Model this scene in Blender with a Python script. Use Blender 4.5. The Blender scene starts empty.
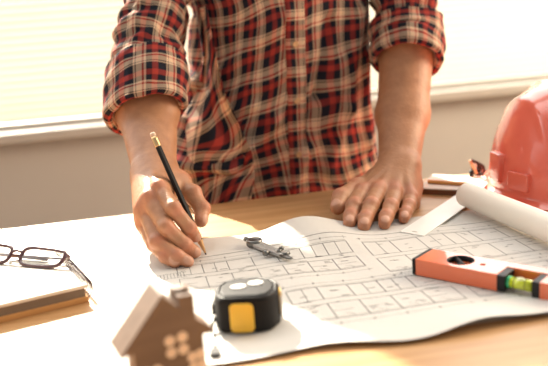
import bpy, bmesh, math, random
import numpy as np
from mathutils import Vector, Matrix, noise
from math import sin, cos, pi, radians, atan, sqrt, exp

random.seed(7)
SC = bpy.context.scene
COL = SC.collection
FLOOR = -0.85                       # the table top is z = 0

# ------------------------------------------------------------------ camera
FPX = 761.0; CAMH = 0.32; EYE = np.array([0, 0, CAMH])
_p = atan((183 - 0.0) / FPX); _r = radians(4); _y = radians(11)
FW = np.array([sin(_y) * cos(_p), cos(_y) * cos(_p), -sin(_p)])
_R = np.array([cos(_y), -sin(_y), 0.0]); _U = np.cross(_R, FW)
RT = _R * cos(_r) - _U * sin(_r); UP = _U * cos(_r) + _R * sin(_r)

def ray(px, py): return FW + RT * (px - 274) / FPX + UP * (183 - py) / FPX
def atz(px, py, z=0.0):
    d = ray(px, py); return Vector(EYE + d * ((z - CAMH) / d[2]))
def aty(px, py, Y):
    d = ray(px, py); return Vector(EYE + d * (Y / d[1]))

cam_d = bpy.data.cameras.new('camera'); cam = bpy.data.objects.new('camera', cam_d); COL.objects.link(cam)
cam.matrix_world = Matrix(((RT[0], UP[0], -FW[0], EYE[0]), (RT[1], UP[1], -FW[1], EYE[1]), (RT[2], UP[2], -FW[2], EYE[2]), (0, 0, 0, 1)))
cam_d.sensor_width = 36; cam_d.lens = FPX / 548 * 36
cam_d.clip_start = 0.05
cam_d.dof.use_dof = True; cam_d.dof.focus_distance = 1.00; cam_d.dof.aperture_fstop = 3.4; cam_d.dof.aperture_blades = 0
SC.camera = cam

# ------------------------------------------------------------------ light
ROOM, SKY = 0.42, 4.0
wd = bpy.data.worlds.new('sky'); SC.world = wd; wd.use_nodes = True
# bright daylight outside (+Y, beyond the window), a softer warm room light on the camera's side
wn = wd.node_tree.nodes; wl_ = wd.node_tree.links
wtc = wn.new('ShaderNodeTexCoord'); wsp = wn.new('ShaderNodeSeparateXYZ'); wl_.new(wtc.outputs['Generated'], wsp.inputs[0])
wmr = wn.new('ShaderNodeMapRange'); wmr.interpolation_type = 'SMOOTHSTEP'
wmr.inputs['From Min'].default_value = 0.0; wmr.inputs['From Max'].default_value = 0.45; wmr.inputs['To Min'].default_value = ROOM; wmr.inputs['To Max'].default_value = SKY
wl_.new(wsp.outputs[1], wmr.inputs[0]); wl_.new(wmr.outputs[0], wn['Background'].inputs[1])
wn['Background'].inputs[0].default_value = (1.0, 0.95, 0.89, 1)
sun_d = bpy.data.lights.new('sun', 'SUN'); sun_d.energy = 16; sun_d.angle = radians(1.2); sun_d.color = (1.0, 0.90, 0.74)
sun = bpy.data.objects.new('sun', sun_d); COL.objects.link(sun)
SUN_AZ, SUN_EL = radians(11), radians(33)
sdir = Vector((sin(SUN_AZ) * cos(SUN_EL), -cos(SUN_AZ) * cos(SUN_EL), -sin(SUN_EL)))
sun.rotation_euler = sdir.to_track_quat('-Z', 'Y').to_euler()
ar_d = bpy.data.lights.new('warm_fill', 'AREA'); ar_d.energy = 58; ar_d.size = 1.2; ar_d.color = (1.0, 0.79, 0.55)  # added warm fill from the right, not a known lamp
ar = bpy.data.objects.new('warm_fill', ar_d); COL.objects.link(ar); ar.location = (2.3, 1.05, 1.0)
ar.rotation_euler = (Vector((0.7, 1.6, 0.0)) - ar.location).to_track_quat('-Z', 'Y').to_euler()

SC.view_settings.view_transform = 'Standard'; SC.view_settings.look = 'None'
SC.view_settings.exposure = 0.0; SC.view_settings.gamma = 1.0; SC.view_settings.use_curve_mapping = False

# ------------------------------------------------------------------ materials
def srgb(r, g, b):
    f = lambda c: (c / 255 / 12.92) if c <= 10 else ((c / 255 + 0.055) / 1.055) ** 2.4
    return (f(r), f(g), f(b), 1)

def mat(name, col, rough=0.5, metal=0.0, var=0.06, scale=30, bump=0.0, bscale=200, spec=0.5, coat=0.0, trans=0.0, stretch=None):
    m = bpy.data.materials.new(name); m.use_nodes = True; nt = m.node_tree; N = nt.nodes; L = nt.links
    b = N['Principled BSDF']
    b.inputs['Roughness'].default_value = rough; b.inputs['Metallic'].default_value = metal
    b.inputs['Specular IOR Level'].default_value = spec; b.inputs['Coat Weight'].default_value = coat
    b.inputs['Transmission Weight'].default_value = trans
    tc = N.new('ShaderNodeTexCoord'); mp = N.new('ShaderNodeMapping'); L.new(tc.outputs['Object'], mp.inputs[0])
    if stretch: mp.inputs['Scale'].default_value = stretch
    nz = N.new('ShaderNodeTexNoise'); nz.inputs['Scale'].default_value = scale; nz.inputs['Detail'].default_value = 3
    L.new(mp.outputs[0], nz.inputs['Vector'])
    mx = N.new('ShaderNodeMix'); mx.data_type = 'RGBA'
    mx.inputs[6].default_value = tuple(c * (1 - var) for c in col[:3]) + (1,)
    mx.inputs[7].default_value = tuple(min(1, c * (1 + var)) for c in col[:3]) + (1,)
    L.new(nz.outputs['Fac'], mx.inputs[0]); L.new(mx.outputs[2], b.inputs['Base Color'])
    if bump:
        n2 = N.new('ShaderNodeTexNoise'); n2.inputs['Scale'].default_value = bscale; n2.inputs['Detail'].default_value = 3
        L.new(mp.outputs[0], n2.inputs['Vector'])
        bp = N.new('ShaderNodeBump'); bp.inputs['Strength'].default_value = bump; bp.inputs['Distance'].default_value = 0.002
        L.new(n2.outputs['Fac'], bp.inputs['Height']); L.new(bp.outputs[0], b.inputs['Normal'])
    return m

def ramp(N, stops, interp='LINEAR'):
    r = N.new('ShaderNodeValToRGB'); e = r.color_ramp; e.interpolation = interp
    while len(e.elements) > 1: e.elements.remove(e.elements[0])
    e.elements[0].position = stops[0][0]; e.elements[0].color = tuple(stops[0][1]) + (1,)
    for p, c in stops[1:]:
        k = e.elements.new(p); k.color = tuple(c) + (1,)
    return r

def plaid_mat():
    m = bpy.data.materials.new('plaid_cotton'); m.use_nodes = True; nt = m.node_tree; N = nt.nodes; L = nt.links
    b = N['Principled BSDF']; b.inputs['Roughness'].default_value = 0.85; b.inputs['Specular IOR Level'].default_value = 0.15
    b.inputs['Sheen Weight'].default_value = 0.05
    uv = N.new('ShaderNodeUVMap'); sp = N.new('ShaderNodeSeparateXYZ'); L.new(uv.outputs[0], sp.inputs[0])
    K = (0.020, 0.022, 0.036); Rd = (0.54, 0.070, 0.055); Cr = (0.96, 0.72, 0.52)
    seq = [(0, K, .25), (0, Rd, .18), (0, K, .17), (0, Cr, .06), (0, Rd, .06), (0, Cr, .17), (0, K, .03), (0, Cr, .05), (0, K, .03)]
    stops = []; t = 0.0; e = 0.010
    for _, c, w in seq:
        stops.append((t + e, c)); stops.append((t + w - e, c)); t += w
    outs = []
    for ax in (0, 1):
        d = N.new('ShaderNodeMath'); d.operation = 'DIVIDE'; d.inputs[1].default_value = 0.047; L.new(sp.outputs[ax], d.inputs[0])
        f = N.new('ShaderNodeMath'); f.operation = 'FRACT'; L.new(d.outputs[0], f.inputs[0])
        r = ramp(N, stops); L.new(f.outputs[0], r.inputs[0]); outs.append(r)
    mx = N.new('ShaderNodeMix'); mx.data_type = 'RGBA'; mx.inputs[0].default_value = 0.5
    L.new(outs[0].outputs[0], mx.inputs[6]); L.new(outs[1].outputs[0], mx.inputs[7])
    L.new(mx.outputs[2], b.inputs['Base Color'])
    tl = N.new('ShaderNodeBsdfTranslucent'); L.new(mx.outputs[2], tl.inputs[0])
    ms = N.new('ShaderNodeMixShader'); ms.inputs[0].default_value = 0.32
    L.new(b.outputs[0], ms.inputs[1]); L.new(tl.outputs[0], ms.inputs[2]); L.new(ms.outputs[0], N['Material Output'].inputs[0])
    tc = N.new('ShaderNodeTexCoord'); nz = N.new('ShaderNodeTexNoise'); nz.inputs['Scale'].default_value = 45; nz.inputs['Detail'].default_value = 4
    L.new(tc.outputs['Object'], nz.inputs[0])
    bp = N.new('ShaderNodeBump'); bp.inputs['Strength'].default_value = 0.5; bp.inputs['Distance'].default_value = 0.004
    L.new(nz.outputs['Fac'], bp.inputs['Height']); L.new(bp.outputs[0], b.inputs['Normal'])
    return m

def skin_mat():
    m = bpy.data.materials.new('skin'); m.use_nodes = True; nt = m.node_tree; N = nt.nodes; L = nt.links
    b = N['Principled BSDF']; b.inputs['Roughness'].default_value = 0.44; b.inputs['Specular IOR Level'].default_value = 0.45
    b.inputs['Subsurface Weight'].default_value = 0.06; b.inputs['Subsurface Radius'].default_value = (0.006, 0.0025, 0.0012)
    tc = N.new('ShaderNodeTexCoord')
    nz = N.new('ShaderNodeTexNoise'); nz.inputs['Scale'].default_value = 60; nz.inputs['Detail'].default_value = 5
    L.new(tc.outputs['Object'], nz.inputs[0])
    r = ramp(N, [(0.3, (0.43, 0.205, 0.108)), (0.7, (0.54, 0.275, 0.150))]); L.new(nz.outputs['Fac'], r.inputs[0])
    at = N.new('ShaderNodeAttribute'); at.attribute_name = 'mark'
    sp = N.new('ShaderNodeSeparateColor'); L.new(at.outputs['Color'], sp.inputs[0])
    m1 = N.new('ShaderNodeMix'); m1.data_type = 'RGBA'; m1.inputs[7].default_value = (0.62, 0.21, 0.13, 1)
    L.new(r.outputs[0], m1.inputs[6])
    k = N.new('ShaderNodeMath'); k.operation = 'MULTIPLY'; k.inputs[1].default_value = 0.6
    L.new(sp.outputs[0], k.inputs[0]); L.new(k.outputs[0], m1.inputs[0])
    m2 = N.new('ShaderNodeMix'); m2.data_type = 'RGBA'; m2.inputs[7].default_value = (0.62, 0.34, 0.235, 1)
    L.new(m1.outputs[2], m2.inputs[6]); L.new(sp.outputs[1], m2.inputs[0]); L.new(m2.outputs[2], b.inputs['Base Color'])
    v = N.new('ShaderNodeTexVoronoi'); v.inputs['Scale'].default_value = 420; L.new(tc.outputs['Object'], v.inputs['Vector'])
    n3 = N.new('ShaderNodeTexNoise'); n3.inputs['Scale'].default_value = 110; n3.inputs['Detail'].default_value = 4; n3.inputs['Distortion'].default_value = 0.8
    L.new(tc.outputs['Object'], n3.inputs[0])
    ad = N.new('ShaderNodeMath'); ad.operation = 'MULTIPLY_ADD'; ad.inputs[1].default_value = 0.25
    L.new(v.outputs['Distance'], ad.inputs[0]); L.new(n3.outputs['Fac'], ad.inputs[2])
    iv = N.new('ShaderNodeMath'); iv.operation = 'SUBTRACT'; iv.inputs[0].default_value = 1; L.new(sp.outputs[1], iv.inputs[1])
    sc_ = N.new('ShaderNodeMath'); sc_.operation = 'MULTIPLY'; sc_.inputs[1].default_value = 0.5; L.new(iv.outputs[0], sc_.inputs[0])
    bp = N.new('ShaderNodeBump'); bp.inputs['Distance'].default_value = 0.0016
    L.new(sc_.outputs[0], bp.inputs['Strength']); L.new(ad.outputs[0], bp.inputs['Height']); L.new(bp.outputs[0], b.inputs['Normal'])
    return m

def wood_mat(name, c1, c2, rough=0.4, scale=9, stretch=(0.35, 5, 5)):
    m = bpy.data.materials.new(name); m.use_nodes = True; nt = m.node_tree; N = nt.nodes; L = nt.links
    b = N['Principled BSDF']; b.inputs['Roughness'].default_value = rough
    tc = N.new('ShaderNodeTexCoord'); mp = N.new('ShaderNodeMapping'); mp.inputs['Scale'].default_value = stretch
    L.new(tc.outputs['Object'], mp.inputs[0])
    nz = N.new('ShaderNodeTexNoise'); nz.inputs['Scale'].default_value = scale; nz.inputs['Detail'].default_value = 7; nz.inputs['Distortion'].default_value = 0.6
    L.new(mp.outputs[0], nz.inputs[0])
    r = ramp(N, [(0.30, c1), (0.70, c2)]); L.new(nz.outputs['Fac'], r.inputs[0]); L.new(r.outputs[0], b.inputs['Base Color'])
    bp = N.new('ShaderNodeBump'); bp.inputs['Strength'].default_value = 0.12; bp.inputs['Distance'].default_value = 0.001
    L.new(nz.outputs['Fac'], bp.inputs['Height']); L.new(bp.outputs[0], b.inputs['Normal'])
    return m

def slat_mat():
    m = bpy.data.materials.new('blind_slat'); m.use_nodes = True; nt = m.node_tree; N = nt.nodes; L = nt.links
    b = N['Principled BSDF']; b.inputs['Base Color'].default_value = (0.66, 0.63, 0.555, 1); b.inputs['Roughness'].default_value = 0.5
    tl = N.new('ShaderNodeBsdfTranslucent'); tl.inputs[0].default_value = (0.66, 0.62, 0.53, 1)
    ms = N.new('ShaderNodeMixShader'); ms.inputs[0].default_value = 0.15
    L.new(b.outputs[0], ms.inputs[1]); L.new(tl.outputs[0], ms.inputs[2]); L.new(ms.outputs[0], N['Material Output'].inputs[0])
    return m

def lens_mat():
    m = bpy.data.materials.new('thin_lens'); m.use_nodes = True; nt = m.node_tree; N = nt.nodes; L = nt.links
    N.remove(N['Principled BSDF'])
    tr = N.new('ShaderNodeBsdfTransparent'); tr.inputs[0].default_value = (0.97, 0.98, 0.97, 1)
    gl_ = N.new('ShaderNodeBsdfGlossy'); gl_.inputs['Roughness'].default_value = 0.02
    fn = N.new('ShaderNodeFresnel'); fn.inputs[0].default_value = 1.3
    ms = N.new('ShaderNodeMixShader'); L.new(fn.outputs[0], ms.inputs[0]); L.new(tr.outputs[0], ms.inputs[1]); L.new(gl_.outputs[0], ms.inputs[2])
    L.new(ms.outputs[0], N['Material Output'].inputs[0]); return m

def glass_mat(name, col=(1, 1, 1, 1), rough=0.0, ior=1.45):
    m = mat(name, col, rough, 0, 0.0, trans=1.0); m.node_tree.nodes['Principled BSDF'].inputs['IOR'].default_value = ior; return m

M = dict(
    plaid=plaid_mat(), skin=skin_mat(), slat=slat_mat(),
    table=wood_mat('honey_wood', (0.45, 0.235, 0.095), (0.62, 0.375, 0.18), 0.36),
    floor=wood_mat('floor_wood', (0.30, 0.18, 0.10), (0.42, 0.27, 0.15), 0.5),
    house=wood_mat('brown_board', (0.155, 0.100, 0.068), (0.20, 0.132, 0.092), 0.6, 14),
    pale=mat('lit_hole', (0.84, 0.66, 0.50, 1), 0.6),
    wall=mat('taupe_plaster', (0.55, 0.535, 0.51, 1), 0.9, bump=0.1, scale=4),
    trim=mat('white_trim', (0.52, 0.50, 0.465, 1), 0.5),
    paper=mat('paper', (0.68, 0.655, 0.61, 1), 0.75, var=0.03, scale=12, bump=0.12, bscale=60, spec=0.25),
    rollpaper=mat('roll_paper', (0.86, 0.82, 0.72, 1), 0.6, var=0.02, scale=8),
    ink=mat('plan_ink', (0.17, 0.165, 0.16, 1), 0.8, spec=0.1),
    black=mat('black_plastic', (0.010, 0.010, 0.011, 1), 0.42, bump=0.05, spec=0.3),
    rubber=mat('black_rubber', (0.013, 0.012, 0.012, 1), 0.65, bump=0.2, bscale=500, spec=0.2),
    yellow=mat('yellow_plastic', (0.80, 0.47, 0.03, 1), 0.42),
    steel=mat('steel', (0.62, 0.62, 0.60, 1), 0.34, 0.75),
    silver=mat('satin_silver', (0.52, 0.52, 0.50, 1), 0.3, 0.35),
    darksteel=mat('dark_steel', (0.22, 0.22, 0.21, 1), 0.35, 1.0),
    white=mat('white_glint_and_pad', (0.85, 0.84, 0.80, 1), 0.3),  # serves nose pads and painted reflections on tape measure and ruler
    orange=mat('orange_enamel', (0.82, 0.165, 0.055, 1), 0.28, var=0.04, coat=1.0),
    hat=mat('salmon_plastic', (0.86, 0.175, 0.115, 1), 0.20, var=0.03, scale=6, coat=0.5),
    vial=mat('vial_liquid', (0.62, 0.72, 0.03, 1), 0.08, var=0.02, coat=1.0),
    green=mat('green_vial_end', (0.05, 0.45, 0.18, 1), 0.2),
    bubble=mat('vial_bubble', (0.90, 0.94, 0.60, 1), 0.1),
    kraft=mat('kraft_board', (0.60, 0.31, 0.11, 1), 0.75, bump=0.15),
    cover=mat('cream_cover', (0.74, 0.68, 0.60, 1), 0.7, bump=0.1),
    pages=mat('shaded_pages', (0.20, 0.150, 0.110, 1), 0.8, var=0.25, scale=8, stretch=(1, 1, 200)),  # shade between the covers is put into this dark brown
    coil=mat('violet_wire', (0.030, 0.018, 0.036, 1), 0.4, 0.0),
    frame=mat('maroon_frame', (0.090, 0.034, 0.040, 1), 0.25, coat=0.5),
    lens=lens_mat(),
    pencil=mat('black_lacquer', (0.012, 0.011, 0.012, 1), 0.55, spec=0.25),
    brass=mat('brass_ferrule', (0.80, 0.55, 0.28, 1), 0.3, 1.0),
    eraser=mat('eraser', (0.75, 0.55, 0.42, 1), 0.8),
    rawwood=mat('raw_wood', (0.72, 0.42, 0.19, 1), 0.7),
    graphite=mat('graphite', (0.05, 0.05, 0.055, 1), 0.4),
    leather=mat('brown_leather', (0.20, 0.085, 0.035, 1), 0.55, bump=0.3),
    ochre=mat('ochre_wood', (0.70, 0.34, 0.09, 1), 0.5),
    button=mat('tan_button', (0.70, 0.42, 0.22, 1), 0.3),
    denim=mat('dark_denim', (0.03, 0.045, 0.09, 1), 0.85, bump=0.2),
    hair=mat('dark_hair', (0.03, 0.018, 0.010, 1), 0.5, bump=0.5),
    shoe=mat('shoe_leather', (0.06, 0.03, 0.018, 1), 0.5),
)

# ------------------------------------------------------------------ helpers
def make(name, V, Fc, m, parent=None, smooth=False, mats=None, mi=None):
    me = bpy.data.meshes.new(name); me.from_pydata([tuple(v) for v in V], [], [tuple(f) for f in Fc]); me.update()
    for q in (mats or [m]): me.materials.append(q)
    if mi is not None: me.polygons.foreach_set('material_index', mi)
    if smooth: me.polygons.foreach_set('use_smooth', [True] * len(me.polygons))
    o = bpy.data.objects.new(name, me); COL.objects.link(o)
    if parent: o.parent = parent
    return o

def thing(name, label, cat, loc=(0, 0, 0), rz=0.0, group=None):
    o = bpy.data.objects.new(name, None); COL.objects.link(o); o.empty_display_size = 0.02
    o.location = loc; o.rotation_euler = (0, 0, rz); o['label'] = label; o['category'] = cat
    if group: o['group'] = group
    return o
def tag(o, label, cat, group=None):
    o['label'] = label; o['category'] = cat
    if group: o['group'] = group
    return o
def struct(o): o['kind'] = 'structure'; return o

def bevel(o, w, seg=2, ang=40):
    b = o.modifiers.new('bevel', 'BEVEL'); b.width = w; b.segments = seg; b.limit_method = 'ANGLE'; b.angle_limit = radians(ang)
    for p in o.data.polygons: p.use_smooth = True
    w_ = o.modifiers.new('wn', 'WEIGHTED_NORMAL'); w_.keep_sharp = True
    return o

def box(x0, x1, y0, y1, z0, z1):
    V = [(x0, y0, z0), (x1, y0, z0), (x1, y1, z0), (x0, y1, z0), (x0, y0, z1), (x1, y0, z1), (x1, y1, z1), (x0, y1, z1)]
    F_ = [(3, 2, 1, 0), (4, 5, 6, 7), (0, 1, 5, 4), (1, 2, 6, 5), (2, 3, 7, 6), (3, 0, 4, 7)]
    return V, F_
def merge(*parts):
    V, F_ = [], []
    for v, f in parts:
        n = len(V); V += [tuple(q) for q in v]; F_ += [tuple(i + n for i in q) for q in f]
    return V, F_
def xf(part, mtx): return [tuple(mtx @ Vector(v)) for v in part[0]], part[1]

def frames(P):
    P = [Vector(p) for p in P]; T = []
    for i in range(len(P)):
        T.append((P[min(i + 1, len(P) - 1)] - P[max(i - 1, 0)]).normalized())
    up = Vector((0, 0, 1)) if abs(T[0].z) < 0.9 else Vector((0, 1, 0))
    n = (up - T[0] * up.dot(T[0])).normalized(); out = []
    for i, t in enumerate(T):
        n = (n - t * n.dot(t)).normalized(); out.append((P[i], t, n, t.cross(n)))
    return out
def tube(P, r, seg=10, caps=True, closed=False):
    fr = frames(P); V, F_ = [], []; n = len(P)
    for i, (p, t, a, b) in enumerate(fr):
        rr = r[i] if hasattr(r, '__len__') else r
        for k in range(seg):
            an = 2 * pi * k / seg; V.append(tuple(p + (a * cos(an) + b * sin(an)) * rr))
    for i in range(n - 1 + (1 if closed else 0)):
        j = (i + 1) % n
        for k in range(seg): F_.append((i * seg + k, i * seg + (k + 1) % seg, j * seg + (k + 1) % seg, j * seg + k))
    if caps and not closed:
        F_.append(tuple(range(seg))[::-1]); F_.append(tuple((n - 1) * seg + k for k in range(seg)))
    return V, F_
def lathe(prof, seg=32, caps=True):
    V, F_ = [], []; n = len(prof)
    for (r, z) in prof:
        for k in range(seg): V.append((r * cos(2 * pi * k / seg), r * sin(2 * pi * k / seg), z))
    for i in range(n - 1):
        for k in range(seg): F_.append((i * seg + k, i * seg + (k + 1) % seg, (i + 1) * seg + (k + 1) % seg, (i + 1) * seg + k))
    if caps and prof[0][0] > 1e-6: F_.append(tuple(range(seg))[::-1])
    if caps and prof[-1][0] > 1e-6: F_.append(tuple((n - 1) * seg + k for k in range(seg)))
    return V, F_
def prism(out, z0, z1):
    n = len(out); V = [(x, y, z0) for x, y in out] + [(x, y, z1) for x, y in out]
    F_ = [tuple(range(n))[::-1], tuple(range(n, 2 * n))] + [(i, (i + 1) % n, n + (i + 1) % n, n + i) for i in range(n)]
    return V, F_
def rrect(w, h, r, seg=6, cx=0, cy=0):
    out = []
    for sx, sy, a0 in ((1, 1, 0), (-1, 1, 90), (-1, -1, 180), (1, -1, 270)):
        for k in range(seg + 1):
            a = radians(a0 + 90 * k / seg); out.append((cx + sx * (w / 2 - r) + r * cos(a), cy + sy * (h / 2 - r) + r * sin(a)))
    return out
def basis(o, x, y, z): 
    return Matrix(((x[0], y[0], z[0], o[0]), (x[1], y[1], z[1], o[1]), (x[2], y[2], z[2], o[2]), (0, 0, 0, 1)))
def cut(o, *cutters):
    objs = []
    for v, f in cutters:
        c = make('cutter', v, f, M['black']); c.parent = o.parent; objs.append(c)
        b = o.modifiers.new('cut', 'BOOLEAN'); b.object = c; b.operation = 'DIFFERENCE'; b.solver = 'EXACT'
    bpy.context.view_layer.update()
    dg = bpy.context.evaluated_depsgraph_get(); me = bpy.data.meshes.new_from_object(o.evaluated_get(dg))
    o.modifiers.clear(); o.data = me
    for c in objs: bpy.data.objects.remove(c)
def sstep(a, b, x):
    t = min(1, max(0, (x - a) / (b - a))); return t * t * (3 - 2 * t)
def nz3(x, y, z): return noise.noise(Vector((x, y, z)))

# ------------------------------------------------------------------ room shell
WY = 2.30
struct(make('floor', *box(-4.5, 5.0, -3.0, WY + 0.15, FLOOR - 0.05, FLOOR), M['floor']))
wx0, wx1, wz0, wz1 = -1.9, 2.9, 0.0, 1.75
wall = merge(box(-4.5, 5.0, WY, WY + 0.15, FLOOR, wz0 - 0.03), box(-4.5, 5.0, WY, WY + 0.15, wz1, 2.0),
             box(-4.5, wx0, WY, WY + 0.15, wz0 - 0.03, wz1), box(wx1, 5.0, WY, WY + 0.15, wz0 - 0.03, wz1))
struct(make('wall_back', *wall, M['wall']))
struct(bevel(make('trim_1', *box(wx0 - 0.05, wx1 + 0.05, WY - 0.05, WY + 0.15, wz0 - 0.03, wz0), M['trim']), 0.004))
fr = merge(box(wx0, wx1, WY + 0.09, WY + 0.14, wz0, wz0 + 0.035), box(wx0, wx1, WY + 0.09, WY + 0.14, 0.47, 0.53), box(wx0, wx1, WY + 0.09, WY + 0.14, wz1 - 0.05, wz1),
           box(wx0, wx0 + 0.05, WY + 0.09, WY + 0.14, wz0 + 0.035, wz1 - 0.05), box(wx1 - 0.05, wx1, WY + 0.09, WY + 0.14, wz0 + 0.035, wz1 - 0.05))
struct(make('window_1', *fr, M['trim']))
bl = thing('window_blind', 'cream horizontal slat blind across the bright window behind the person', 'blind', ((wx0 + wx1) / 2, WY + 0.035, wz0))
hw = (wx1 - wx0) / 2 - 0.06
sl = []
zz = 0.035
while zz < 0.47:
    mt = Matrix.Translation((0, 0, zz)) @ Matrix.Rotation(radians(58), 4, 'X')
    V, F_ = [], []
    for i in range(7):
        yy = -0.0125 + 0.025 * i / 6; z_ = 0.0022 * (1 - (yy / 0.0125) ** 2)
        V += [(-hw, yy, z_), (hw, yy, z_)]
    F_ = [(2 * i, 2 * i + 1, 2 * i + 3, 2 * i + 2) for i in range(6)]
    sl.append(xf((V, F_), mt)); zz += 0.0212
make('slats', *merge(*sl), M['slat'], bl, True)
bevel(make('bottom_rail', *box(-hw, hw, -0.014, 0.014, 0.002, 0.018), M['trim'], bl), 0.003)
bevel(make('head_rail', *box(-hw, hw, -0.02, 0.02, 0.478, 0.508), M['trim'], bl), 0.003)
for x in np.arange(-hw + 0.2, hw, 0.62): make('ladder_cord', *tube([(x, -0.015, 0.01), (x, -0.015, 0.48)], 0.0009, 6), M['trim'], bl)

# ------------------------------------------------------------------ table
TY0, TY1, TX0, TX1 = 0.33, 1.212, -0.75, 1.45
tb = thing('work_table', 'honey wood work table under all the tools and drawings', 'table', (0.35, 0.77, FLOOR))
top = make('table_top', *box(TX0 - 0.35, TX1 - 0.35, TY0 - 0.77, TY1 - 0.77, -FLOOR - 0.035, -FLOOR), M['table'], tb); bevel(top, 0.003)
for sx in (TX0 - 0.35 + 0.06, TX1 - 0.35 - 0.12):
    for sy in (TY0 - 0.77 + 0.05, TY1 - 0.77 - 0.11):
        bevel(make('leg', *box(sx, sx + 0.06, sy, sy + 0.06, 0.0, -FLOOR - 0.035), M['table'], tb), 0.004)
make('apron', *merge(box(TX0 - 0.2, TX1 - 0.5, TY1 - 0.77 - 0.09, TY1 - 0.77 - 0.07, 0.73, 0.8149), box(TX0 - 0.2, TX1 - 0.5, TY0 - 0.77 + 0.07, TY0 - 0.77 + 0.09, 0.73, 0.8149)), M['table'], tb)

# ------------------------------------------------------------------ drawings
def g(x, c, w): return exp(-((x - c) / w) ** 2)
def h_low(x, y):
    b = sstep(0.86, 1.01, y)
    z = 0.0012 + b * (0.021 * g(x, 0.232, 0.055) + 0.006 * g(x, 0.10, 0.05) )
    return z
def h_top(x, y):
    b = sstep(0.83, 0.95, y)
    z = h_low(x, y) + 0.0012 + b * (0.006 * g(x, 0.25, 0.045) + 0.002 * g(x, 0.38, 0.04))
    z += 0.0025 * (0.5 + 0.5 * sin(x * 46 + 1.2 + 6 * y)) * sstep(0.70, 0.80, y) * sstep(0.30, 0.22, x)*0.8
    front = sstep(0.69, 0.62, y)
    z += front * (0.008 * g(x, 0.315, 0.05) + 0.003 * g(x, 0.18, 0.05) + 0.003 * g(x, 0.42, 0.05))
    z += 0.0010 * (nz3(x * 14, y * 14, 1.0) + 1) * sstep(0.0, 0.05, x)
    return z
def sheet(name, x0, x1, y0, y1, hf, nx, ny, mt, lines=(), rot=0.0, wob=None):
    ca, sa = cos(rot), sin(rot); cx, cy = (x0 + x1) / 2, (y0 + y1) / 2
    V, F_, mi = [], [], []
    for j in range(ny + 1):
        for i in range(nx + 1):
            x = x0 + (x1 - x0) * i / nx; y = y0 + (y1 - y0) * j / ny
            if wob: y += wob(x) * (1 - j / ny)
            X = cx + (x - cx) * ca - (y - cy) * sa; Y = cy + (x - cx) * sa + (y - cy) * ca
            V.append((X, Y, hf(X, Y)))
    for j in range(ny):
        for i in range(nx):
            a = j * (nx + 1) + i; F_.append((a, a + 1, a + nx + 2, a + nx + 1)); mi.append(0)
    for (ax, ay, bx, by, w) in lines:
        d = Vector((bx - ax, by - ay)); Ln = d.length
        if Ln < 1e-6: continue
        d /= Ln; n = Vector((-d.y, d.x)) * w / 2; k = max(1, int(Ln / 0.006)); b0 = len(V)
        for s in range(k + 1):
            px, py = ax + d.x * Ln * s / k, ay + d.y * Ln * s / k
            for q in (1, -1):
                X, Y = px + q * n.x, py + q * n.y; V.append((X, Y, hf(X, Y) + 0.00022))
        for s in range(k): F_.append((b0 + 2 * s, b0 + 2 * s + 1, b0 + 2 * s + 3, b0 + 2 * s + 2)); mi.append(1)
    return make(name, V, F_, None, smooth=True, mats=[M['paper'], M['ink']], mi=mi)

rnd = random.Random(3)
LN = []
def seg(a, b, c, d, w=0.0006): LN.append((a, b, c, d, w))
def plan(x0, x1, y0, y1, cols):
    for yy in (y0, y1): seg(x0, yy, x1, yy, 0.0009); seg(x0, yy + 0.0035, x1, yy + 0.0035, 0.0004)
    ym = y0 + (y1 - y0) * 0.46
    seg(x0, ym, x1, ym, 0.0007); seg(x0, ym + 0.012, x1, ym + 0.012, 0.0007)
    xs = [x0 + (x1 - x0) * i / cols for i in range(cols + 1)]
    for i, x in enumerate(xs):
        seg(x, y0, x, ym, 0.0009); seg(x, ym + 0.012, x, y1, 0.0009)
        if i < cols:
            w = xs[1] - xs[0]
            if rnd.random() < 0.6: seg(x + w * 0.5, ym + 0.012, x + w * 0.5, y1, 0.0006)
            if rnd.random() < 0.6: seg(x, (y0 + ym) / 2, x + w * rnd.uniform(0.4, 1), (y0 + ym) / 2, 0.0005)
            for _ in range(5):
                tx, ty = x + w * rnd.uniform(0.12, 0.7), rnd.uniform(y0 + 0.006, y1 - 0.006)
                seg(tx, ty, tx + rnd.uniform(0.004, 0.010), ty, 0.0010)
            dx, dy = x + w * 0.3, y0 + 0.002
            for q in range(6):
                a0, a1 = q * pi / 12, (q + 1) * pi / 12
                seg(dx + 0.009 * cos(a0), dy + 0.009 * sin(a0), dx + 0.009 * cos(a1), dy + 0.009 * sin(a1), 0.0004)
            for yy in (y0 - 0.012, y1 + 0.012): seg(x - 0.0015, yy - 0.0015, x + 0.0015, yy + 0.0015, 0.0009)
    for yy in (y0 - 0.012, y1 + 0.012): seg(x0 - 0.004, yy, x1 + 0.004, yy, 0.0004)
    for x in xs: seg(x, y0 - 0.016, x, y0 - 0.008, 0.0004); seg(x, y1 + 0.008, x, y1 + 0.016, 0.0004)
plan(0.045, 0.265, 0.825, 0.905, 7)
plan(0.285, 0.58, 0.795, 0.900, 8)
plan(0.155, 0.33, 0.690, 0.775, 5)
plan(0.345, 0.58, 0.690, 0.760, 6)
seg(0.03, 0.929, 0.60, 0.929, 0.0011)
for i in range(9): seg(0.02 + 0.004 * i, 0.868, 0.02 + 0.004 * i, 0.884, 0.0006)
seg(0.02, 0.868, 0.055, 0.868); seg(0.02, 0.884, 0.055, 0.884)
bp_o = sheet('floor_plan_drawing', -0.034, 0.62, 0.628, 0.936, h_top, 150, 80, 'paper', LN, 0.0, lambda x: 0.008 * sin(x * 17) + 0.004 * sin(x * 41 + 1))
tag(bp_o, 'large printed floor plan sheet with grid of rooms lying on top', 'drawing')
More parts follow.
